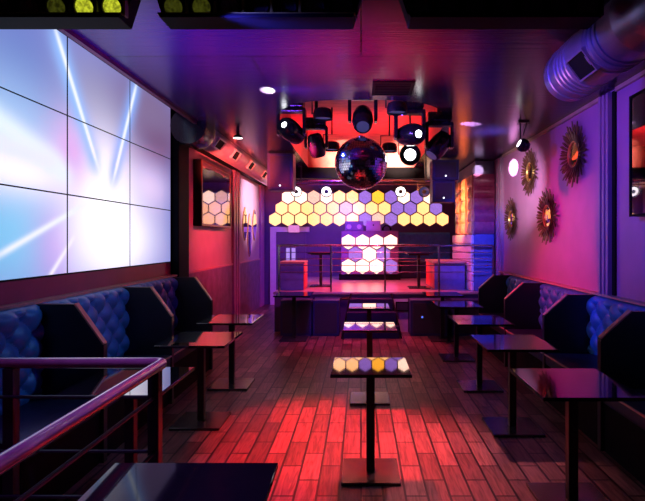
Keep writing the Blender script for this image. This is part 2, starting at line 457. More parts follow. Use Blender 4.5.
# ------------------------------------------------------------------ banquettes with tufted backs
def tufted(w, h, du=.135, dv=.12, depth=.05, res=.016):
    """grid in (u across, v up) with diamond tufting, returns list of rows of (u, v, d)"""
    nu, nv = int(w/res), int(h/res); rows = []
    for j in range(nv+1):
        row = []
        for i in range(nu+1):
            u = w*i/nu; v = h*j/nv
            a = (u/du+v/dv)/2; b = (u/du-v/dv)/2
            q = abs(math.sin(PI*a)*math.sin(PI*b))**.55
            ra = math.hypot((a-round(a)), (b-round(b)))
            q -= .55*math.exp(-(ra/.13)**2)
            e = min(1, min(v, h-v)/.05)
            top = min(1, (h-v)/.03)
            d = depth*(.2+q) * (.4+.6*e) - .03*(1-top)**2
            row.append((u, v, d))
        rows.append(row)
    return rows
def banquette(side, y0, y1, label, grp, top=1.17):
    x = XL if side < 0 else XR; s = -side
    t = thing('banquette', label, 'bench seat', (x+s*.02, y0, 0), 0, grp)
    L = y1-y0
    def bx(mb, a, b, *r, **k):
        lo, hi = sorted((s*a, s*b)); return mb.box(lo, hi, *r, **k)
    bx(MB(), 0, .56, 0, L, 0, .38).build('base', 'black', t)
    bx(MB(), .0, .585, .0, L, .38, .50, bev=.025).build('seat', 'seat', t, True)
    bx(MB(), .575, .59, .0, L, .478, .492).build('seat_edge', 'edge', t)
    mb = MB(); rows = tufted(L-.0, top-.5)
    grid = [[mb.bm.verts.new((s*(.10+d), u, .5+v)) for u, v, d in r] for r in rows]
    for a, b in zip(grid, grid[1:]):
        for i in range(len(a)-1): mb.bm.faces.new((a[i], a[i+1], b[i+1], b[i]))
    # close to the wall
    edge = [grid[0], grid[-1]]
    for g in edge:
        w = [mb.bm.verts.new((0, v.co.y, v.co.z)) for v in g]
        for i in range(len(g)-1): mb.bm.faces.new((g[i], g[i+1], w[i+1], w[i]))
    for c in (0, -1):
        g = [r[c] for r in grid]; w = [mb.bm.verts.new((0, v.co.y, v.co.z)) for v in g]
        for i in range(len(g)-1): mb.bm.faces.new((g[i], g[i+1], w[i+1], w[i]))
    mb.build('backrest', 'velvet', t, True)
    return t
def divider(side, y, label, grp, top, cor, xin):
    x = XL if side < 0 else XR; s = -side
    t = thing('booth_divider', label, 'divider', (x, y, 0), 0, grp)
    D = .60; T = .028
    poly = [(0, 0), (s*D, 0), (s*D, cor), (s*xin, top), (0, top)]
    MB().prism(poly, -T, T, 'y').build('panel', 'divider', t)
    # capping strip along the slanted and upright edge
    a, b = Vector((s*D, 0, cor)), Vector((s*xin, 0, top))
    d = (b-a).normalized(); nrm = Vector((-d.z, 0, d.x))*(1 if s*(-d.z) > 0 else -1)
    if nrm.z < 0: nrm = -nrm
    mb = MB()
    pts = [a, b, b+nrm*.012, a+nrm*.012]
    mb.prism([(p.x, p.z) for p in pts], -T, T, 'y'); mb.build('sloped_capping', 'edge', t)
    lo, hi = sorted((s*D, s*(D+.010)))
    MB().box(lo, hi, -T, T, 0, cor).build('upright_capping', 'divider', t)
    return t
GL, GR = 'banquettes along the left wall', 'banquettes along the right wall'
yl = [1.1, 2.5, 3.9, 5.3, 6.70]
labs = ['left wall blue tufted banquette nearest the viewer, under the video wall edge',
        'left wall blue tufted banquette in the booth behind the near handrail',
        'left wall blue tufted banquette between the first and second visible black dividers',
        'left wall blue tufted banquette in the farthest booth, ending at the black column']
for i in range(1, 4):
    banquette(-1, (yl[i]+.03 if i > 1 else 2.98), yl[i+1]-.03, labs[i], GL, 1.185)
for y, lab in ((3.9, 'black slanted booth divider on the left, nearest the handrail'),
               (5.3, 'black slanted booth divider on the left, middle of three'),
               (6.7, 'black slanted booth divider on the left in front of the red wall')):
    divider(-1, y, lab, 'left booth dividers', 1.185, .885, .385)
yr = [2.75, 4.12, 5.38, 6.84, 8.35]
for i, lab in enumerate(('right wall blue tufted banquette beside the nearest table on the right',
        'right wall blue tufted banquette between the two nearest dividers, by the fluted pilaster',
        'right wall blue tufted banquette below the sunburst mirrors, second booth',
        'right wall blue tufted banquette in the farthest booth, near the stage')):
    banquette(1, yr[i]+.03, yr[i+1]-.03, lab, GR, 1.09)
for y, lab in ((4.12, 'largest black angular booth divider at the right frame edge'),
               (5.38, 'black angular booth divider in front of the fluted pilaster on the right'),
               (6.84, 'black angular booth divider on the right, third from the viewer'),
               (8.35, 'smallest black angular booth divider on the right, next to the stage')):
    divider(1, y, lab, 'right booth dividers', 1.10, .885, .36)

# ------------------------------------------------------------------ tables
def make_table(w, d, h, bw, label, loc, grp, rz=0, tilt=0., top='glass'):
    t = thing('bistro_table', label, 'table', loc, rz, grp)
    MB().box(-w/2, w/2, -d/2, d/2, h-.022, h, .003).build('tabletop', top, t).rotation_euler = (tilt, 0, 0)
    MB().box(-w/2+.05, w/2-.05, -.04, .04, h-.05, h-.022).build('support_plate', 'metal_black', t)
    MB().box(-.03, .03, -.03, .03, .022, h-.05, .003).build('pole', 'metal_black', t)
    MB().box(-bw/2, bw/2, -bw/2, bw/2, 0, .022, .004).build('base', 'base_plate', t)
    return t
GC = 'bistro tables down the middle of the floor'
c0 = make_table(.545, .55, .765, .405, 'small square black table in the middle nearest the viewer, top reflecting yellow and white', (.068, 3.71, 0), GC, 0, math.radians(-.85))
ft = lambda o, d: [setattr(c, 'rotation_euler', (math.radians(d), 0, 0)) for c in o.children if c.name.startswith('tabletop')]
c2 = dup(c0, (.09, 5.42, 0), 'small square black table in the middle, second from the viewer, top reflecting white hexagons'); ft(c2, -.5)
c3 = dup(c0, (.11, 7.1, 0), 'small square black table in the middle, farthest, nearest the black stage steps'); ft(c3, -.2)
GT = 'bistro tables in front of the side banquettes'
s0 = make_table(.60, .68, .765, .44, 'square black table left of the aisle, first one beyond the handrail corner', (-1.46, 4.75, 0), GT)
for loc, lab in (((-1.48, 3.34, 0), 'black table directly behind the handrail post, top mirroring the video wall'),
                 ((-1.48, 5.95, 0), 'square black table left of the aisle, farther one with reddish top near the wainscot'),
                 ):
    dup(s0, loc, lab)
s1 = make_table(.60, .68, .765, .44, 'black table at the bottom right, nearest on the right side, mirroring the purple wall', (1.34, 3.30, 0), GT, top='smoked')
for loc, lab in (((1.34, 4.60, 0), 'black table on the right beside the second divider, second from the viewer'),
                 ((1.34, 5.88, 0), 'black table on the right side, third from the viewer'),
                 ((1.34, 7.30, 0), 'black table on the right side, fourth from the viewer'),
                 ((1.36, 8.68, 0), 'black table on the right side, farthest, in front of the stage subwoofer')):
    dup(s1, loc, lab)
make_table(.65, .66, .765, .44, 'black glossy table at the bottom edge, inside the handrail, nearest of all', (-.655, 1.77, 0), 'bistro tables inside the handrail', tilt=math.radians(2.4), top='smoked')
dup(s1, (-1.12, 8.70, 0), 'dim black table against the left part of the stage front')

# ------------------------------------------------------------------ near handrail
t = thing('handrail', 'near handrail with round lacquered top rail turning a corner beside the tables', 'railing', (-1.105, 2.90, 0))
RZ = .978
mb = MB()
path = [(-1.38, 0, RZ)] + [(-.03, 0, RZ)] + [(-.03+.03*math.sin(a), -.03+.03*math.cos(a), RZ) for a in [PI/2*i/4 for i in range(1, 5)]] + [(0, -2.6, RZ)]
mb.tube(path, .030, 16); mb.build('top_rail', 'rail_wood', t, True)
for x, y in ((0, 0), (-.85, 0), (0, -1.7)):
    yy = y-.04 if (x, y) == (0, 0) else y; xx = x-.03 if (x, y) == (0, 0) else x
    MB().box(xx-.03, xx+.03, yy-.03, yy+.03, 0, RZ-.026, .003).build('post', 'metal_black', t)
for z in (.80, .50, .25):
    MB().tube([(-1.38, -.04, z), (-.03, -.04, z)], .010, 8).build('cross_bar', 'metal_black', t, True)
    MB().tube([(-.03, -.04, z), (-.03, -2.6, z)], .010, 8).build('long_bar', 'metal_black', t, True)

# ------------------------------------------------------------------ stage
SY, SZ = 9.42, .72
SXL = -1.57
mb = MB().box(SXL, XR, SY, 13.38, 0, SZ-.04)
struct('floor_stage_block', mb, 'dark_wall')
struct('floor_stage', MB().box(SXL-.02, XR, SY-.03, 13.38, SZ-.04, SZ, .004), 'stage')
# railing on the stage edge
t = thing('stage_railing', 'slim metal railing with pink lit top rail along the stage edge', 'railing', (0, SY+.06, SZ))
ry = SY+.06
MB().tube([(SXL+.03, 0, .845), (2.42, 0, .845)], .020, 10).build('top_rail', 'steel', t, True)
for px in (279, 331, 385, 439, 493):
    x = pxX(px, ry); MB().box(x-.016, x+.016, -.016, .016, 0, .83).build('post', 'steel', t)
for z in (.72, .60, .48, .36):
    MB().tube([(SXL+.05, 0, z), (2.40, 0, z)], .0075, 6).build('cable', 'steel', t)
# steps up to the stage: tapering black wings
t = thing('stage_steps', 'black tapering steps leaning against the middle of the stage front', 'steps', (.18, 9.38, 0))
mb = MB(); n = 3
for k in range(n):
    y0, y1 = -.62+.2*k, -.62+.2*(k+1)
    w = .47-.045*k
    mb.box(-w, w, y0, 0, .0+.21*k, .21*(k+1)-.01, .004)
mb.build('treads', 'step_paint', t)
for s in (-1, 1):
    mb = MB()
    a = [(s*.49, -.64, 0), (s*.49, 0, 0), (s*.35, 0, .70), (s*.35, -.06, .70)]
    b = [(p[0]+s*.03, p[1], p[2]) for p in a]
    A = [mb.bm.verts.new(p) for p in a]; B = [mb.bm.verts.new(p) for p in b]
    mb.bm.faces.new(A); mb.bm.faces.new(B[::-1])
    for i in range(4): mb.bm.faces.new((A[i], B[i], B[(i+1) % 4], A[(i+1) % 4]))
    mb.build('stringer', 'black', t)
# subwoofers in front of the stage
def subwoofer(x0, x1, z1, label):
    w = x1-x0
    t = thing('subwoofer', label, 'speaker', ((x0+x1)/2, SY-.30, 0), 0, 'subwoofers against the stage')
    MB().box(-w/2, w/2, -.12, .26, 0, z1, .01).build('cabinet', 'speaker', t)
    MB().box(-w/2+.04, w/2-.04, -.132, -.12, .05, z1-.05).build('grille', 'grille', t)
    return t
a = subwoofer(-1.40, -.86, .62, 'dark subwoofer cabinet at the left end of the stage front')
subwoofer(-.84, -.38, .62, 'dark subwoofer cabinet just left of the stage steps')
b = subwoofer(.86, 1.50, .62, 'dark subwoofer cabinet with blue dot right of the stage steps')
MB().lathe([(.018, 0), (.018, .006)], 12, Matrix.Translation((-.12, -.132, .33)) @ Matrix.Rotation(PI/2, 4, 'X')).build('badge', 'blue_dot', b)
subwoofer(1.60, 2.40, .62, 'dark subwoofer cabinet at the far right of the stage front')
t = thing('vent_box', 'small black vent box set in the pale stage front by the steps', 'vent', (.745, SY-.03, .38))
MB().box(-.12, .12, -.04, 0, 0, .17, .005).build('frame', 'black', t)
MB().box(-.10, .10, -.045, -.04, .02, .15).build('grille', 'grille', t)
o = MB().box(-.83, -.07, SY-.045, SY-.03, .60, .64).build('light_strip', 'steel'); tag(o, 'thin pale metal strip under the stage edge', 'strip')
o = MB().box(.50, .85, SY-.03, SY-.015, 0, .60).build('stage_fascia', 'fabric_pale'); tag(o, 'bluish lit stage front board between the steps and the subwoofer', 'panel')  # bluish light on the stage front put into this board's pale colour

# cabinets on the stage
t = thing('stage_cabinet', 'purple box cabinet with red lit side on the left end of the stage', 'cabinet', (-1.38, 9.95, SZ))
MB().box(-.13, .30, -.2, .40, 0, .50, .01).build('body', 'fabric_blue', t)
MB().box(-.15, .32, -.22, .42, .50, .54, .006).build('top', 'red_wood', t)
MB().box(.30, .315, -.19, .39, .02, .49).build('side_panel', 'red_lit_side', t)
t = thing('bar_counter', 'low counter with pink lit top at the right end of the stage', 'counter', (1.60, 10.1, SZ))
MB().box(-.20, .38, -.22, .95, 0, .50, .01).build('body', 'fabric_blue', t)
MB().box(-.23, .40, -.26, .99, .50, .54, .006).build('top', 'red_wood', t)
MB().box(-.215, -.20, -.21, .94, .02, .49).build('side_panel', 'red_lit_side', t)
c1 = make_table(.50, .50, .69, .42, 'black table on the stage behind the railing, right of the DJ booth', (1.14, 10.25, SZ), 'tables on the stage')
dup(c1, (-.82, 10.6, SZ), 'black table on the stage behind the railing, left of the DJ booth')

# tufted bench against the back wall, right of the booth
t = thing('stage_bench', 'blue tufted bench against the back wall right of the DJ booth', 'bench seat', (.98, 13.4, SZ))
mb = MB(); rows = tufted(1.30, .72, .15, .13, .03, .03)
g = [[mb.bm.verts.new((u, -.10-d, .42+v)) for u, v, d in r] for r in rows]
for a, b in zip(g, g[1:]):
    for i in range(len(a)-1): mb.bm.faces.new((a[i], a[i+1], b[i+1], b[i]))
mb.build('backrest', 'velvet', t, True)
MB().box(0, 1.3, -.55, -.02, 0, .42, .02).build('seat', 'seat', t)
MB().box(-.06, 1.3, -.56, -.52, .40, .44, .005).build('front_ledge', 'steel', t)

# woven column at the right end of the stage
cx0, cx1, cy0, cy1 = 2.09, 2.48, 9.62, 11.55
t = thing('woven_column', 'square column clad in orange lit woven panels at the right end of the stage', 'column', (cx0, cy0, SZ))
MB().box(.03, cx1-cx0, .03, cy1-cy0, 0, 3.13-SZ).build('core', 'dark_wall', t)
zz0, zz1 = 1.78-SZ, 2.89-SZ; nr = 5
for j in range(nr):
    za = zz0+(zz1-zz0)*j/nr; zb = zz0+(zz1-zz0)*(j+1)/nr
    # front band: bowed strip
    mb = MB(); K = 10; rings = []
    for k in range(K+1):
        f = k/K; bow = .045*math.sin(PI*f)*(1 if j % 2 else .55)
        rings.append([Vector((.0+.0, .03, za+(zb-za)*f)), Vector((0, .0-bow, za+(zb-za)*f)), Vector((cx1-cx0-.01, -bow, za+(zb-za)*f)), Vector((cx1-cx0-.01, .03, za+(zb-za)*f))])
    mb.rings(rings); mb.build('front_band', 'woven_shade', t, True)
    # side: rows of upright bowed slats
    ns = 3; L = (cy1-cy0-.05)/ns
    for i in range(ns):
        mb = MB(); rings = []
        for k in range(K+1):
            f = k/K; bow = .012+.04*math.sin(PI*f**.6)
            ya, yb = .03+L*i+.10, .03+L*(i+1)-.07
            rings.append([Vector((.03, ya, za+(zb-za)*f)), Vector((-bow*.2, ya, za+(zb-za)*f)), Vector((-bow, ya+(yb-ya)*.45, za+(zb-za)*f)), Vector((-bow*.2, yb, za+(zb-za)*f)), Vector((.03, yb, za+(zb-za)*f))])
        mb.rings(rings); mb.build('side_slat', 'woven', t)
t2 = thing('padded_plinth', 'blue and pale quilted padding around the foot of the woven column', 'padding', (cx0-.06, cy0-.05, SZ))
MB().box(.05, cx1-cx0+.04, 0, .05, 0, 1.05, .015).build('front_pad', 'fabric_blue', t2)
mb = MB()
for j in range(6): mb.box(0, .055, .0, cy1-cy0+.05, .35*j/2+.005, .35*(j+1)/2-.005, .02)
mb.build('side_pad', 'fabric_pale', t2)

# ------------------------------------------------------------------ DJ booth
BY = 12.2
bx0, bx1 = pxX(341, BY), pxX(398.5, BY)
bz0, bz1 = .86, 1.88
t = thing('dj_booth', 'purple DJ booth with three rows of glowing white hexagons on its front', 'booth', ((bx0+bx1)/2, BY, SZ))
w = (bx1-bx0)/2
MB().box(-w, w, .0, .65, bz0-SZ, bz1-SZ, .01).build('body', 'booth', t)
MB().box(-w-.05, w+.05, .05, .62, 0, bz0-SZ, .005).build('plinth', 'black', t)
def hexpoly(r): return [(r*math.sin(PI/3*k), r*math.cos(PI/3*k)) for k in range(6)]
def hexa(r, th=.035):
    return MB().prism(hexpoly(r), -th, 0, 'y')
def hex_faces(o):
    me = o.data
    if len(me.materials) < 2:
        me.materials.append(M_['hex_side'])
        for p in me.polygons:
            if p.normal.y > -.5: p.material_index = 1
    return o
bp = 14.05*BY/F
hm = {}
cols = ['wwww', 'lwl', 'wwwl']
for row, (py, cs) in enumerate(zip((241.8, 254.2, 266.4), cols)):
    for k, c in enumerate(cs):
        px = (348.4 if row != 1 else 355.3)+14.05*k
        o = hex_faces(hexa(bp/math.sqrt(3)*.925).build('hexagon_light', c, t))
        o.location = (pxX(px, BY)-(bx0+bx1)/2, 0, pxZ(py, BY)-SZ)
        o.rotation_euler = (0, 0, 0)
        if c == 'l': o['label'] = 'lavender hexagon light'
# gear on the booth
t = thing('dj_mixer', 'purple lit mixer case with two round dials on the DJ booth, left of the laptop', 'mixer', (pxX(354, BY), BY+.2, bz1))
MB().box(-.22, .22, -.12, .2, 0, .23, .015).build('case', 'booth', t)
for s in (-.12, .12): MB().lathe([(.055, 0), (.05, .02)], 20, Matrix.Translation((s, -.12, .10)) @ Matrix.Rotation(PI/2, 4, 'X')).build('dial', 'plastic_lilac', t)
t = thing('laptop', 'open laptop showing its pale lid with a round emblem on the DJ booth', 'laptop', (pxX(373.5, BY), BY+.15, bz1))
MB().box(-.17, .17, -.02, .22, 0, .02, .004).build('base', 'plastic_lilac', t)
l_ = MB().box(-.17, .17, -.035, -.02, .02, .24, .004).build('lid', 'plastic_lilac', t)
MB().lathe([(.018, 0), (.018, .003)], 14, Matrix.Translation((0, -.035, .14)) @ Matrix.Rotation(PI/2, 4, 'X')).build('emblem', 'black', l_)
t = thing('headphones', 'black headphones lying on the DJ booth right of the laptop', 'headphones', (pxX(387, BY), BY+.15, bz1))
mb = MB(); mb.tube([(.09*math.cos(a), 0, .03+.10*math.sin(a)) for a in [PI*i/10 for i in range(11)]], .014, 8); mb.build('headband', 'black', t, True)
for s in (-1, 1): MB().lathe([(.035, 0), (.045, .02), (.035, .045)], 14, Matrix.Translation((s*.09-.02*s, 0, .047)) @ Matrix.Rotation(s*PI/2, 4, 'Y')).build('ear_cup', 'black', t, True)

# ------------------------------------------------------------------ honeycomb of hexagon lights on the back wall
HY = 13.34; pitch = 12.88*HY/F
rows = [(197.0, 287.9, 'wwkwyylolwlw', 'top'), (208.2, 281.5, 'y2 y2 y y y k y2 y y l l y l', 'middle'), (219.3, 275.1, 'y2 y2 y2 y y y2 y2 l k l y y y y', 'bottom')]
rows[0] = (197.0, 287.9, 'w w k w y2 y l o l w l w', 'top')  # white entries carry the glare of lamps as hexagon colour
cn = {'w': 'white', 'y': 'yellow', 'y2': 'cream yellow', 'k': 'pinkish', 'l': 'lavender', 'o': 'amber'}
ordn = ['first', 'second', 'third', 'fourth', 'fifth', 'sixth', 'seventh', 'eighth', 'ninth', 'tenth', 'eleventh', 'twelfth', 'thirteenth', 'fourteenth']
hexmesh = {}
for py, x0, cs, rn in rows:
    for k, c in enumerate(cs.split()):
        if c not in hexmesh:
            o = hex_faces(hexa(pitch/math.sqrt(3)*.915, .05).build('hexagon_light', c)); hexmesh[c] = o.data
        else:
            o = bpy.data.objects.new('hexagon_light', hexmesh[c]); C.objects.link(o)
        o.location = (pxX(x0+12.88*k, HY), HY+.06, pxZ(py, HY))
        tag(o, '%s hexagon light on the back wall, %s from left in %s row' % (cn[c], ordn[k], rn), 'light', 'hexagon lights on the back wall')

# ------------------------------------------------------------------ hung speakers
def hung_speaker(px0, px1, py0, py1, Y, label, grp):
    x0, x1, z1, z0 = pxX(px0, Y), pxX(px1, Y), pxZ(py0, Y), pxZ(py1, Y)
    w, h = (x1-x0)/2, z1-z0
    t = thing('hanging_speaker', label, 'speaker', ((x0+x1)/2, Y, z0), 0, grp)
    MB().box(-w, w, 0, .38, 0, h, .01).build('cabinet', 'speaker', t)
    f = MB(); e = .025
    for r in ((-w+e, w-e, e, 2*e), (-w+e, w-e, h-2*e, h-e), (-w+e, -w+2*e, 2*e, h-2*e), (w-2*e, w-e, 2*e, h-2*e)): f.box(r[0], r[1], -.012, 0, r[2], r[3])
    f.build('grille_frame', 'speaker', t)
    MB().box(-w+2*e, w-2*e, -.006, 0, 2*e, h-2*e).build('grille', 'grille', t)
    MB().lathe([(.014, 0), (.014, .008)], 10, Matrix.Translation((0, -.006, 3*e)) @ Matrix.Rotation(PI/2, 4, 'X')).build('badge', 'white_dot', t)
    return t, x0, x1, z1
GS = 'speakers hung under the ceiling'
hung_speaker(267, 293, 153, 190, 8.75, 'large dark purple speaker hung under the ceiling left of the mirror ball', GS)
hung_speaker(432.5, 459, 159.5, 180, 9.3, 'upper box of the two speakers hung beside the woven column', GS)
hung_speaker(432.5, 455, 180.3, 202, 9.3, 'lower box of the two speakers hung beside the woven column', GS)

# ------------------------------------------------------------------ lamps: moving heads and par cans
def aim(direction):
    return Vector(direction).normalized().to_track_quat('Z', 'Y').to_matrix().to_4x4()
def moving_head(x, y, z, d, label, s=1., lens='lens_dim', top=ZU, grp='moving head lights over the dance floor', lr=.065):
    """z: pivot height; d: beam direction"""
    t = thing('moving_head_light', label, 'stage light', (x, y, top), 0, grp)
    zz = z-top
    hb = zz+.20*s+.0
    MB().box(-.13*s, .13*s, -.11*s, .11*s, hb+.04*s, hb+.14*s, .015).build('base', 'black_gloss', t)
    MB().box(-.02, .02, -.02, .02, hb+.14*s, 0).build('hanging_clamp', 'metal_black', t)
    mb = MB()
    mb.box(-.15*s, .15*s, -.06*s, .06*s, hb, hb+.04*s, .01)
    for k in (-1, 1): mb.box(k*.135*s-.018*s, k*.135*s+.018*s, -.06*s, .06*s, hb-.24*s, hb+.02*s, .01)
    mb.build('yoke', 'black_gloss', t)
    M = Matrix.Translation((0, 0, zz)) @ aim(d) @ Matrix.Scale(s, 4)
    h = MB().lathe([(.05, -.15), (.085, -.13), (.105, -.05), (.11, .05), (.10, .12), (.085, .15)], 20, M).build('head', 'black_gloss', t, True)
    MB().lathe([(.078, .15), (.074, .158), (lr, .152)], 20, M).build('bezel', 'black_gloss', h, True)
    MB().lathe([(lr, .150), (lr, .155), (.001, .158)], 20, M).build('lens', lens, h, True)
    return t
def par(x, y, z, d, label, s=1., lens='lens_dim', top=ZU, grp='par cans over the dance floor', lr=.10, ring=False):
    t = thing('par_can_light', label, 'stage light', (x, y, top), 0, grp)
    zz = z-top
    M = Matrix.Translation((0, 0, zz)) @ aim(d) @ Matrix.Scale(s, 4)
    h = MB().lathe([(.06, -.07), (.10, -.05), (.115, .0), (.115, .06), (.108, .06), (.104, .03)], 24, M).build('can', 'black_gloss', t, True)
    MB().lathe([(.104, .032), (lr, .034)], 20, M).build('bezel', 'black_gloss', h, True)
    MB().lathe([(lr, .036), (.001, .041)], 20, M).build('lens', lens, h, True)
    if ring: MB().lathe([(.042, .038), (.042, .050), (.001, .054)], 16, M).build('center_cap', 'metal_black', h, True)
    mb = MB(); w = .125*s; u = .17*s
    mb.tube([(-w, 0, zz), (-w, 0, zz+u), (w, 0, zz+u), (w, 0, zz)], .009, 8); mb.build('bracket', 'metal_black', t)
    if zz+u < -.02: MB().tube([(0, 0, zz+u), (0, 0, 0)], .012, 8).build('hanging_rod', 'metal_black', t)
    return t
moving_head(-.84, 6.3, 2.98, (-.35, -.75, .25), 'moving head light with a bright white lens left of the mirror ball', 1.15, 'lens_on', lr=.03)
moving_head(-.58, 6.75, 2.90, (.2, .3, -1), 'dark moving head light hanging down beside the bright one on the left', 1.0)
moving_head(.02, 6.05, 3.08, (0, -.5, -.5), 'moving head light directly above the mirror ball', 1.12)
moving_head(.57, 6.1, 2.90, (.45, -.8, -.10), 'moving head light with a white lens right of the mirror ball', 1.2, 'lens_on', lr=.036)
moving_head(.93, 6.2, 2.80, (-.45, -.2, -.6), 'dark moving head light tilted down, farthest right over the dance floor', 1.1)
par(-.44, 6.0, 3.12, (0, 0, -1), 'black par can facing down in front of the red recess, upper left', 1.0)
par(-.42, 7.5, 3.02, (0, 0, -1), 'small par can facing down just left of the mirror ball', 1.0)
par(.40, 5.72, 3.12, (0, 0, -1), 'black par can facing down in front of the red recess, upper right', 1.0)
par(.41, 7.5, 3.00, (0, 0, -1), 'small par can facing down just right of the mirror ball', 1.0)
par(.615, 6.5, 2.73, (-.1, -1, -.1), 'par can facing the viewer with a brilliant white face', 1.15, 'lens_on', lr=.062)

# mirror ball
t = thing('mirror_ball', 'large mirror ball of small silver tiles hanging over the middle of the floor', 'mirror ball', (0, 6.0, 2.62))
bc = Vector((0, 0, -.07)); 
mb = MB(); Rb = .303; NL = 34
for j in range(NL):
    p0, p1 = -PI/2+PI*j/NL, -PI/2+PI*(j+1)/NL
    pm = (p0+p1)/2; nn = max(6, int(2*NL*math.cos(pm)))
    for i in range(nn):
        t0, t1 = 2*PI*i/nn, 2*PI*(i+1)/nn
        g = .06
        q0, q1 = p0+(p1-p0)*g, p1-(p1-p0)*g; u0, u1 = t0+(t1-t0)*g, t1-(t1-t0)*g
        jit = Vector((random.uniform(-1, 1), random.uniform(-1, 1), random.uniform(-1, 1)))*.0006
        vs = []
        for (ph, th) in ((q0, u0), (q0, u1), (q1, u1), (q1, u0)):
            v = Vector((math.cos(ph)*math.cos(th), math.cos(ph)*math.sin(th), math.sin(ph)))*Rb + bc
            vs.append(mb.bm.verts.new(v+jit*random.uniform(-1, 1)))
        mb.bm.faces.new(vs)
mb.build('mirror_tiles', 'tile', t)
MB().lathe([(Rb*.985*math.sin(PI*k/24)+.0005, -Rb*.985*math.cos(PI*k/24)-.07) for k in range(25)], 40).build('core', 'black_gloss', t, True)
MB().lathe([(.05, .21), (.05, .235), (.02, .24), (.02, .25)], 16).build('cap', 'steel', t, True)

# chrome tube with two lit and two plain small pars near the stage
TYY, TZ = 10.4, 2.85
t = thing('lighting_bar', 'long chrome lighting bar across the stage below the black beam', 'lighting bar', (0, TYY, TZ))
MB().tube([(-1.30, 0, 0), (1.42, 0, 0)], .025, 12).build('tube', 'steel', t, True)
MB().tube([(-1.30, 0, -.07), (1.42, 0, -.07)], .012, 8).build('lower_tube', 'steel', t, True)
for x in (-1.2, -.4, .45, 1.3): MB().box(x-.015, x+.015, -.015, .015, .02, ZC-TZ).build('hanger', 'metal_black', t)
for px, lab, ln in ((296.5, 'small par can on the left end of the chrome bar, before the first hexagons', 'lens_warm'),
                (326.5, 'small par can with white lit face on the chrome bar left of the mirror ball', 'lens_warm'),
                (400.5, 'small par can with white lit face on chrome bar right of mirror ball', 'lens_warm'),
                (424, 'small par can at the right end of the chrome bar', 'lens_dim')):
    par(pxX(px, TYY), TYY, pxZ(191, TYY), (0, -.85, -.35), lab, 1.0, ln, top=TZ, grp='par cans on the chrome bar', lr=.098, ring=True)

# ceiling vent grille
t = thing('ceiling_vent', 'rectangular slotted vent grille in the ceiling before the red recess', 'vent', (.31, 5.06, ZC))
f = MB()
for r in ((-.20, .20, -.22, -.19), (-.20, .20, .19, .22), (-.20, -.17, -.19, .19), (.17, .20, -.19, .19)): f.box(*r, -.015, 0)
f.build('frame', 'black', t)
for k in range(7): MB().box(-.17, .17, -.17+.052*k, -.145+.052*k, -.012, 0).build('slat', 'black', t)

# small black lamps
def globe_lamp(x, y, z, label, d):
    t = thing('spot_lamp', label, 'lamp', (x, y, ZC), 0, 'small lamps under the ceiling')
    zz = z-ZC
    mb = MB(); mb.tube([(-.035, 0, 0), (-.035, 0, zz+.05)], .008, 8).tube([(.05, 0, 0), (-.0, 0, zz+.12)], .007, 8); mb.build('arm', 'metal_black', t)
    MB().box(-.06, .07, -.03, .03, -.02, 0).build('mounting_plate', 'metal_black', t)
    M = Matrix.Translation((0, 0, zz)) @ aim(d)
    h = MB().lathe([(.02, -.085), (.06, -.065), (.082, -.02), (.082, .03), (.06, .06)], 20, M).build('globe', 'black_gloss', t, True)
    MB().lathe([(.05, .06), (.001, .064)], 16, M).build('lens', 'lens_warm', h, True)
globe_lamp(2.03, 6.5, 2.85, 'small round black spot lamp hanging above the sunburst mirrors', (-1, -.15, .45))
t = thing('downlight', 'small black cone downlight hanging near the round duct on the left', 'lamp', (-1.66, 7.0, ZC))
MB().lathe([(.02, 0), (.02, -.06), (.05, -.08), (.065, -.11)], 20).build('shade', 'black', t, True)
MB().lathe([(.064, -.112), (.001, -.114)], 20).build('lens', 'lens_warm', t, True)

# ------------------------------------------------------------------ ducts
def ribbed_duct(L, r, pitch_, rib, n=36):
    """open pipe along +y with raised seams"""
    prof = []; k = int(L/pitch_)
    for i in range(k):
        y = i*pitch_
        prof += [(r, y), (r, y+pitch_*.72), (r+rib, y+pitch_*.80), (r+rib, y+pitch_*.92), (r, y+pitch_)]
    return prof, Matrix.Rotation(-PI/2, 4, 'X')
t = thing('round_duct', 'ribbed round duct with square vents running along the left wall', 'duct', (-2.15, 7.0, 3.12))
prof, M = ribbed_duct(6.3, .185, .075, .006)
MB().lathe(prof, 32, M).build('pipe', 'duct', t, True)
ang = math.atan2(-.565, .825)
for y in (7.30, 8.25, 9.40, 10.7):
    Mv = Matrix.Translation((0, y-7.0, 0)) @ Matrix.Rotation(-ang, 4, 'Y')
    f = MB()
    for r in ((-.17, .17, -.08, -.062), (-.17, .17, .062, .08), (-.17, -.15, -.062, .062), (.15, .17, -.062, .062)):
        f.box(.155, .210, r[0], r[1], r[2], r[3], M=Mv)
    v = f.build('vent_frame', 'duct', t)
    MB().box(.15, .196, -.15, .15, -.062, .062, M=Mv).build('vent_opening', 'black', v)
t = thing('duct_fan', 'black inline fan drum closing the near end of the left duct', 'fan', (-2.17, 6.98, 3.10))
MB().lathe([(.16, 0), (.225, .05), (.235, .10), (.235, .42), (.225, .47), (.12, .50)], 28, Matrix.Rotation(PI/2, 4, 'X')).build('drum', 'black_gloss', t, True)
MB().box(-.03, .03, -.30, -.20, .2, .40).build('bracket', 'metal_black', t)

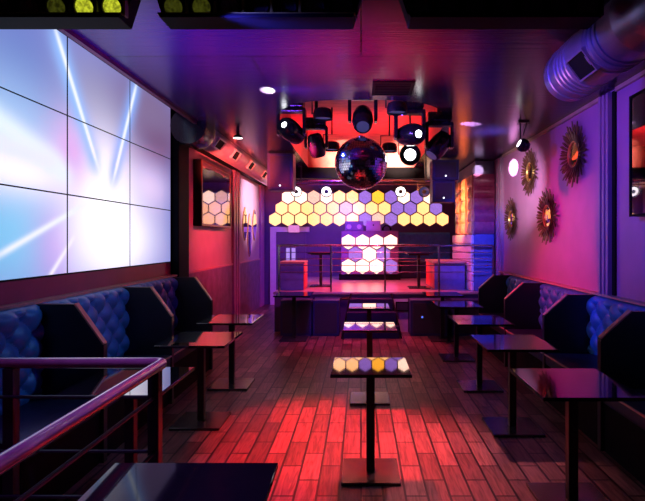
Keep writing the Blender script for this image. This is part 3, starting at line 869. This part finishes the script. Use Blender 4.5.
t = thing('large_duct', 'big galvanised round duct with a square vent in the upper right', 'duct', (1.60, 3.98, 2.925))
R2 = .20
prof = []
segs = [(0, 0), (.10, 0), (.22, 0), (.55, 0), (.62, 0), (.69, 0), (1.02, 0)]
y = 0
for L in (.10, .12, .06, .06, .06, .30, .06, .06, .06, .20):
    prof += [(R2, y+.002), (R2, y+L-.016), (R2+.008, y+L-.013), (R2+.008, y+L-.003)]; y += L
Mn = Matrix.Rotation(PI/2, 4, 'X')          # runs towards the viewer (-y)
MB().lathe(prof, 40, Mn).build('pipe', 'duct_dark', t, True)
# elbow turning to the right and up out of the picture
mb = MB(); y1_ = -1.08; rings = []; prof = []
for k in range(13):
    a = PI/2*.8*k/12; c = Vector((.42*(1-math.cos(a)), y1_-.42*math.sin(a), 0))
    u = Vector((math.cos(a), math.sin(a), 0)); rr = R2+.006+(.008 if k % 3 == 0 else 0)
    rings.append([c+(u*math.cos(2*PI*q/36)+Vector((0, 0, 1))*math.sin(2*PI*q/36))*rr for q in range(36)])
mb.rings(rings); mb.build('elbow', 'duct_dark', t, True)
ang = math.atan2(-.60, -.80)
Mv = Matrix.Translation((0, -.60, 0)) @ Matrix.Rotation(-ang, 4, 'Y')
f = MB()
for r in ((-.13, .13, -.085, -.073), (-.13, .13, .073, .085), (-.13, -.118, -.073, .073), (.118, .13, -.073, .073)):
    f.box(.17, .215, r[0], r[1], r[2], r[3], M=Mv)
v = f.build('vent_frame', 'duct_dark', t)
MB().box(.17, .205, -.118, .118, -.073, .073, M=Mv).build('vent_opening', 'black', v)

# ------------------------------------------------------------------ LED wash bars over the camera
def wash_bar(x0, x1, lit, label):
    w = (x1-x0)/2; Yb = 2.76
    t = thing('led_wash_bar', label, 'stage light', ((x0+x1)/2, Yb, 2.85), 0, 'LED wash bars under the ceiling')
    poly = [(-w+.055, 0), (w-.055, 0), (w, .17), (w, .22), (-w, .22), (-w, .17)]
    MB().prism(poly, .06, .16, 'y').build('housing', 'black', t)
    MB().prism([(-w+.055, 0), (w-.055, 0), (w-.045, .02), (-w+.045, .02)], 0, .06, 'y').build('front_lip', 'black', t)
    MB().box(-w+.04, w-.04, .004, .03, .02, .028).build('lip_edge', 'lime_spill' if lit else 'black', t)
    n = 7; st = (2*w-.07)/n
    for k in range(n):
        x = -w+.035+st*(k+.5)
        mname = ('led_lime' if (lit == 1 and k >= n-2) else 'led_lime_dim' if (lit == 1 and k == n-3) or (lit == 2 and k <= 1) else 'led_off' if lit == 2 and k == 2 else 'black_gloss')
        M = Matrix.Translation((x, .058, .078)) @ aim((0, -1, -.35))
        h = MB().lathe([(.045, 0), (.058, .006), (.058, .022), (.052, .022), (.048, .014)], 18, M).build('lens_cup', 'black_gloss', t, True)
        MB().lathe([(.050, .015), (.001, .017)], 14, M).build('lens', mname, h)
        MB().box(x+st/2-.006, x+st/2+.006, .02, .06, .02, .20).build('fin', 'lime_spill' if lit and (k >= n-2 if lit == 1 else k <= 4) else 'black', t)
    for s in (-1, 1): MB().box(s*(w-.2)-.02, s*(w-.2)+.02, .08, .12, .22, ZC-2.85).build('hanger', 'metal_black', t)
    return t
wash_bar(-2.36, -1.235, 1, 'black LED wash bar at the top left with two lime lit lenses')
wash_bar(-1.125, .01, 2, 'black LED wash bar at the top centre with faint lime glow')
wash_bar(.21, 1.33, 0, 'unlit black LED wash bar at the top right beside the big duct')

# ------------------------------------------------------------------ lights
def spot(name, loc, target, color, power, size=50, blend=.6, r=.04):
    d = bpy.data.lights.new(name, 'SPOT'); d.color = color; d.energy = power
    d.spot_size = math.radians(size); d.spot_blend = blend; d.shadow_soft_size = r
    o = bpy.data.objects.new(name, d); C.objects.link(o); o.location = loc
    o.rotation_euler = (Vector(target)-Vector(loc)).to_track_quat('-Z', 'Y').to_euler()
    return o
def point(name, loc, color, power, r=.05):
    d = bpy.data.lights.new(name, 'POINT'); d.color = color; d.energy = power; d.shadow_soft_size = r
    o = bpy.data.objects.new(name, d); C.objects.link(o); o.location = loc; return o
RED, BLUE, VIO, MAG, WHT = (1, .02, .03), (.06, .08, 1), (.35, .06, 1), (1, .02, .35), (1, .95, .95)
# red wash on the dance floor, from added lamps with no fixture
spot('red_floor_wash', (-.35, 5.3, 3.05), (-.20, 4.5, 0), RED, 1900, 46, 1)
spot('red_floor_wash_near', (-.15, 5.2, 3.05), (-.10, 3.5, 0), RED, 800, 42, 1)
spot('aisle_pink_wash', (.82, 5.3, 2.9), (.65, 3.9, 0), (1, .26, .34), 420, 44, 1)
# recess
spot('recess_red_left', (-.5, 8.6, 2.8), (-.5, 8.7, 3.58), RED, 90, 140, 1)
spot('recess_red_right', (.5, 8.4, 2.8), (.5, 8.5, 3.58), RED, 90, 140, 1)
spot('recess_white', (-.30, 9.4, 3.22), (-.35, 10.6, 3.38), (1, .62, .5), 420, 60, 1)
spot('recess_white_right', (.75, 9.4, 3.22), (.78, 10.6, 3.38), (1, .62, .5), 480, 50, 1)
# crimson ceiling glow from an added unseen spot pointing up
spot('ceiling_red', (.1, 4.3, 1.9), (.05, 4.3, 3.15), (1, .02, .08), 330, 90, 1)
# right wall: magenta from below, blue violet from above, white hot spot
spot('wall_magenta', (-.9, 6.6, 2.9), (2.5, 6.6, 1.4), (1, .01, .18), 620, 52, 1)
spot('wall_violet', (-1.2, 5.0, 3.0), (2.5, 6.0, 2.7), (.22, .08, 1), 300, 60, 1)
spot('wall_blue_near', (-.8, 2.7, 2.8), (2.5, 4.5, 2.4), (.06, .05, 1), 520, 52, 1)
spot('wall_white_gobo', (.75, 5.7, 2.55), (2.5, 7.9, 2.45), WHT, 700, 34, 1)
spot('wall_white_dot', (.75, 5.7, 2.55), (2.5, 8.5, 2.85), WHT, 9000, 5.0, .2, .01)
# left wall bays
spot('bay_red', (.2, 8.0, 3.0), (-2.5, 8.7, 1.8), (1, .03, .06), 850, 50, 1)
spot('bay_white', (-.3, 11.2, 2.75), (-2.5, 11.7, 2.5), (1, .6, .8), 900, 52, 1)
spot('duct_red', (-1.80, 6.5, 2.3), (-2.15, 9.0, 3.1), (1, .08, .06), 1800, 40, 1)
spot('duct_near_pink', (.3, 2.2, 2.2), (1.55, 3.9, 2.85), (1, .35, .5), 60, 30, 1)
# stage
spot('stage_red', (.15, 10.6, 2.95), (.15, 10.7, .7), (1, .03, .12), 750, 125, 1)
spot('stage_violet', (-.3, 9.2, 2.8), (-1.4, 13.3, 1.3), (.20, .05, 1), 700, 65, 1)
spot('stage_blue', (1.2, 7.0, 3.0), (2.2, 9.9, 1.4), BLUE, 600, 36, 1)
spot('stage_front_violet', (-.4, 6.6, 2.8), (-.8, 9.5, .1), (.16, .03, 1), 130, 60, 1)
spot('column_amber', (.2, 9.9, 3.0), (2.1, 10.6, 2.3), (1, .25, .07), 1700, 40, 1)
spot('column_magenta', (1.2, 6.6, 3.0), (2.3, 9.6, 2.4), MAG, 70, 24, 1)
spot('booth_blue', (-.6, 5.8, 2.8), (2.4, 5.9, 1.0), (.03, .05, 1), 520, 34, 1)  # spot added to bring out the blue of the right backrests
spot('booth_blue_left', (.8, 4.6, 2.8), (-2.4, 4.4, .95), (.12, .40, 1), 90, 44, 1)
spot('rail_pink', (.3, 8.7, 2.95), (.2, 9.48, 1.57), (1, .12, .35), 200, 120, 1)
spot('speaker_violet', (.9, 6.4, 2.7), (1.45, 9.3, 2.7), (.15, .05, 1), 90, 16, 1)
spot('speaker_violet_left', (-.9, 6.6, 2.7), (-1.36, 8.75, 2.8), (.15, .05, 1), 70, 20, 1)
spot('column_white_dot', (.95, 5.8, 2.5), (2.16, 9.62, 2.95), WHT, 4000, 3.0, .2, .01)
# beams from the two moving heads
spot('beam_left', (-.93, 5.70, 2.72), (-.93, 5.17, 3.15), WHT, 900, 13, .5, .01)
spot('beam_right', (1.0, 6.35, 2.62), (1.39, 6.64, 3.15), WHT, 700, 20, .5, .01)
spot('lamp_ceiling_wash', (1.82, 7.1, 2.75), (1.75, 7.1, 3.15), (.2, .3, 1), 40, 120, 1, .12)
# violet: wash from the bars near the camera, added unseen lamp for the ceiling
spot('bar_violet', (-1.0, 2.6, 2.82), (-1.3, 2.2, .9), (.35, .12, 1), 190, 80, 1)
spot('ceiling_violet', (-1.3, 3.6, 1.7), (-1.2, 4.2, 3.15), (.2, .04, 1), 420, 105, 1)

# ------------------------------------------------------------------ world, camera, view
wd = bpy.data.worlds.new('World'); S.world = wd; wd.use_nodes = True
wd.node_tree.nodes['Background'].inputs[0].default_value = (.02, .012, .04, 1)
wd.node_tree.nodes['Background'].inputs[1].default_value = .3
cd = bpy.data.cameras.new('Camera'); cam = bpy.data.objects.new('Camera', cd); C.objects.link(cam)
cam.location = (0, 0, CAM_Z); cam.rotation_euler = (PI/2, 0, 0)
cd.sensor_width = 36; cd.lens = F/645*36
cd.shift_x = -(361-322.5)/645; cd.shift_y = -(250.5-240)/645
cd.clip_start = .05
S.camera = cam
S.view_settings.view_transform = 'Standard'
S.view_settings.look = 'None'
S.view_settings.gamma = 1
S.view_settings.exposure = 0
S.cycles.use_denoising = True
S.cycles.max_bounces = 8
S.cycles.sample_clamp_indirect = 6
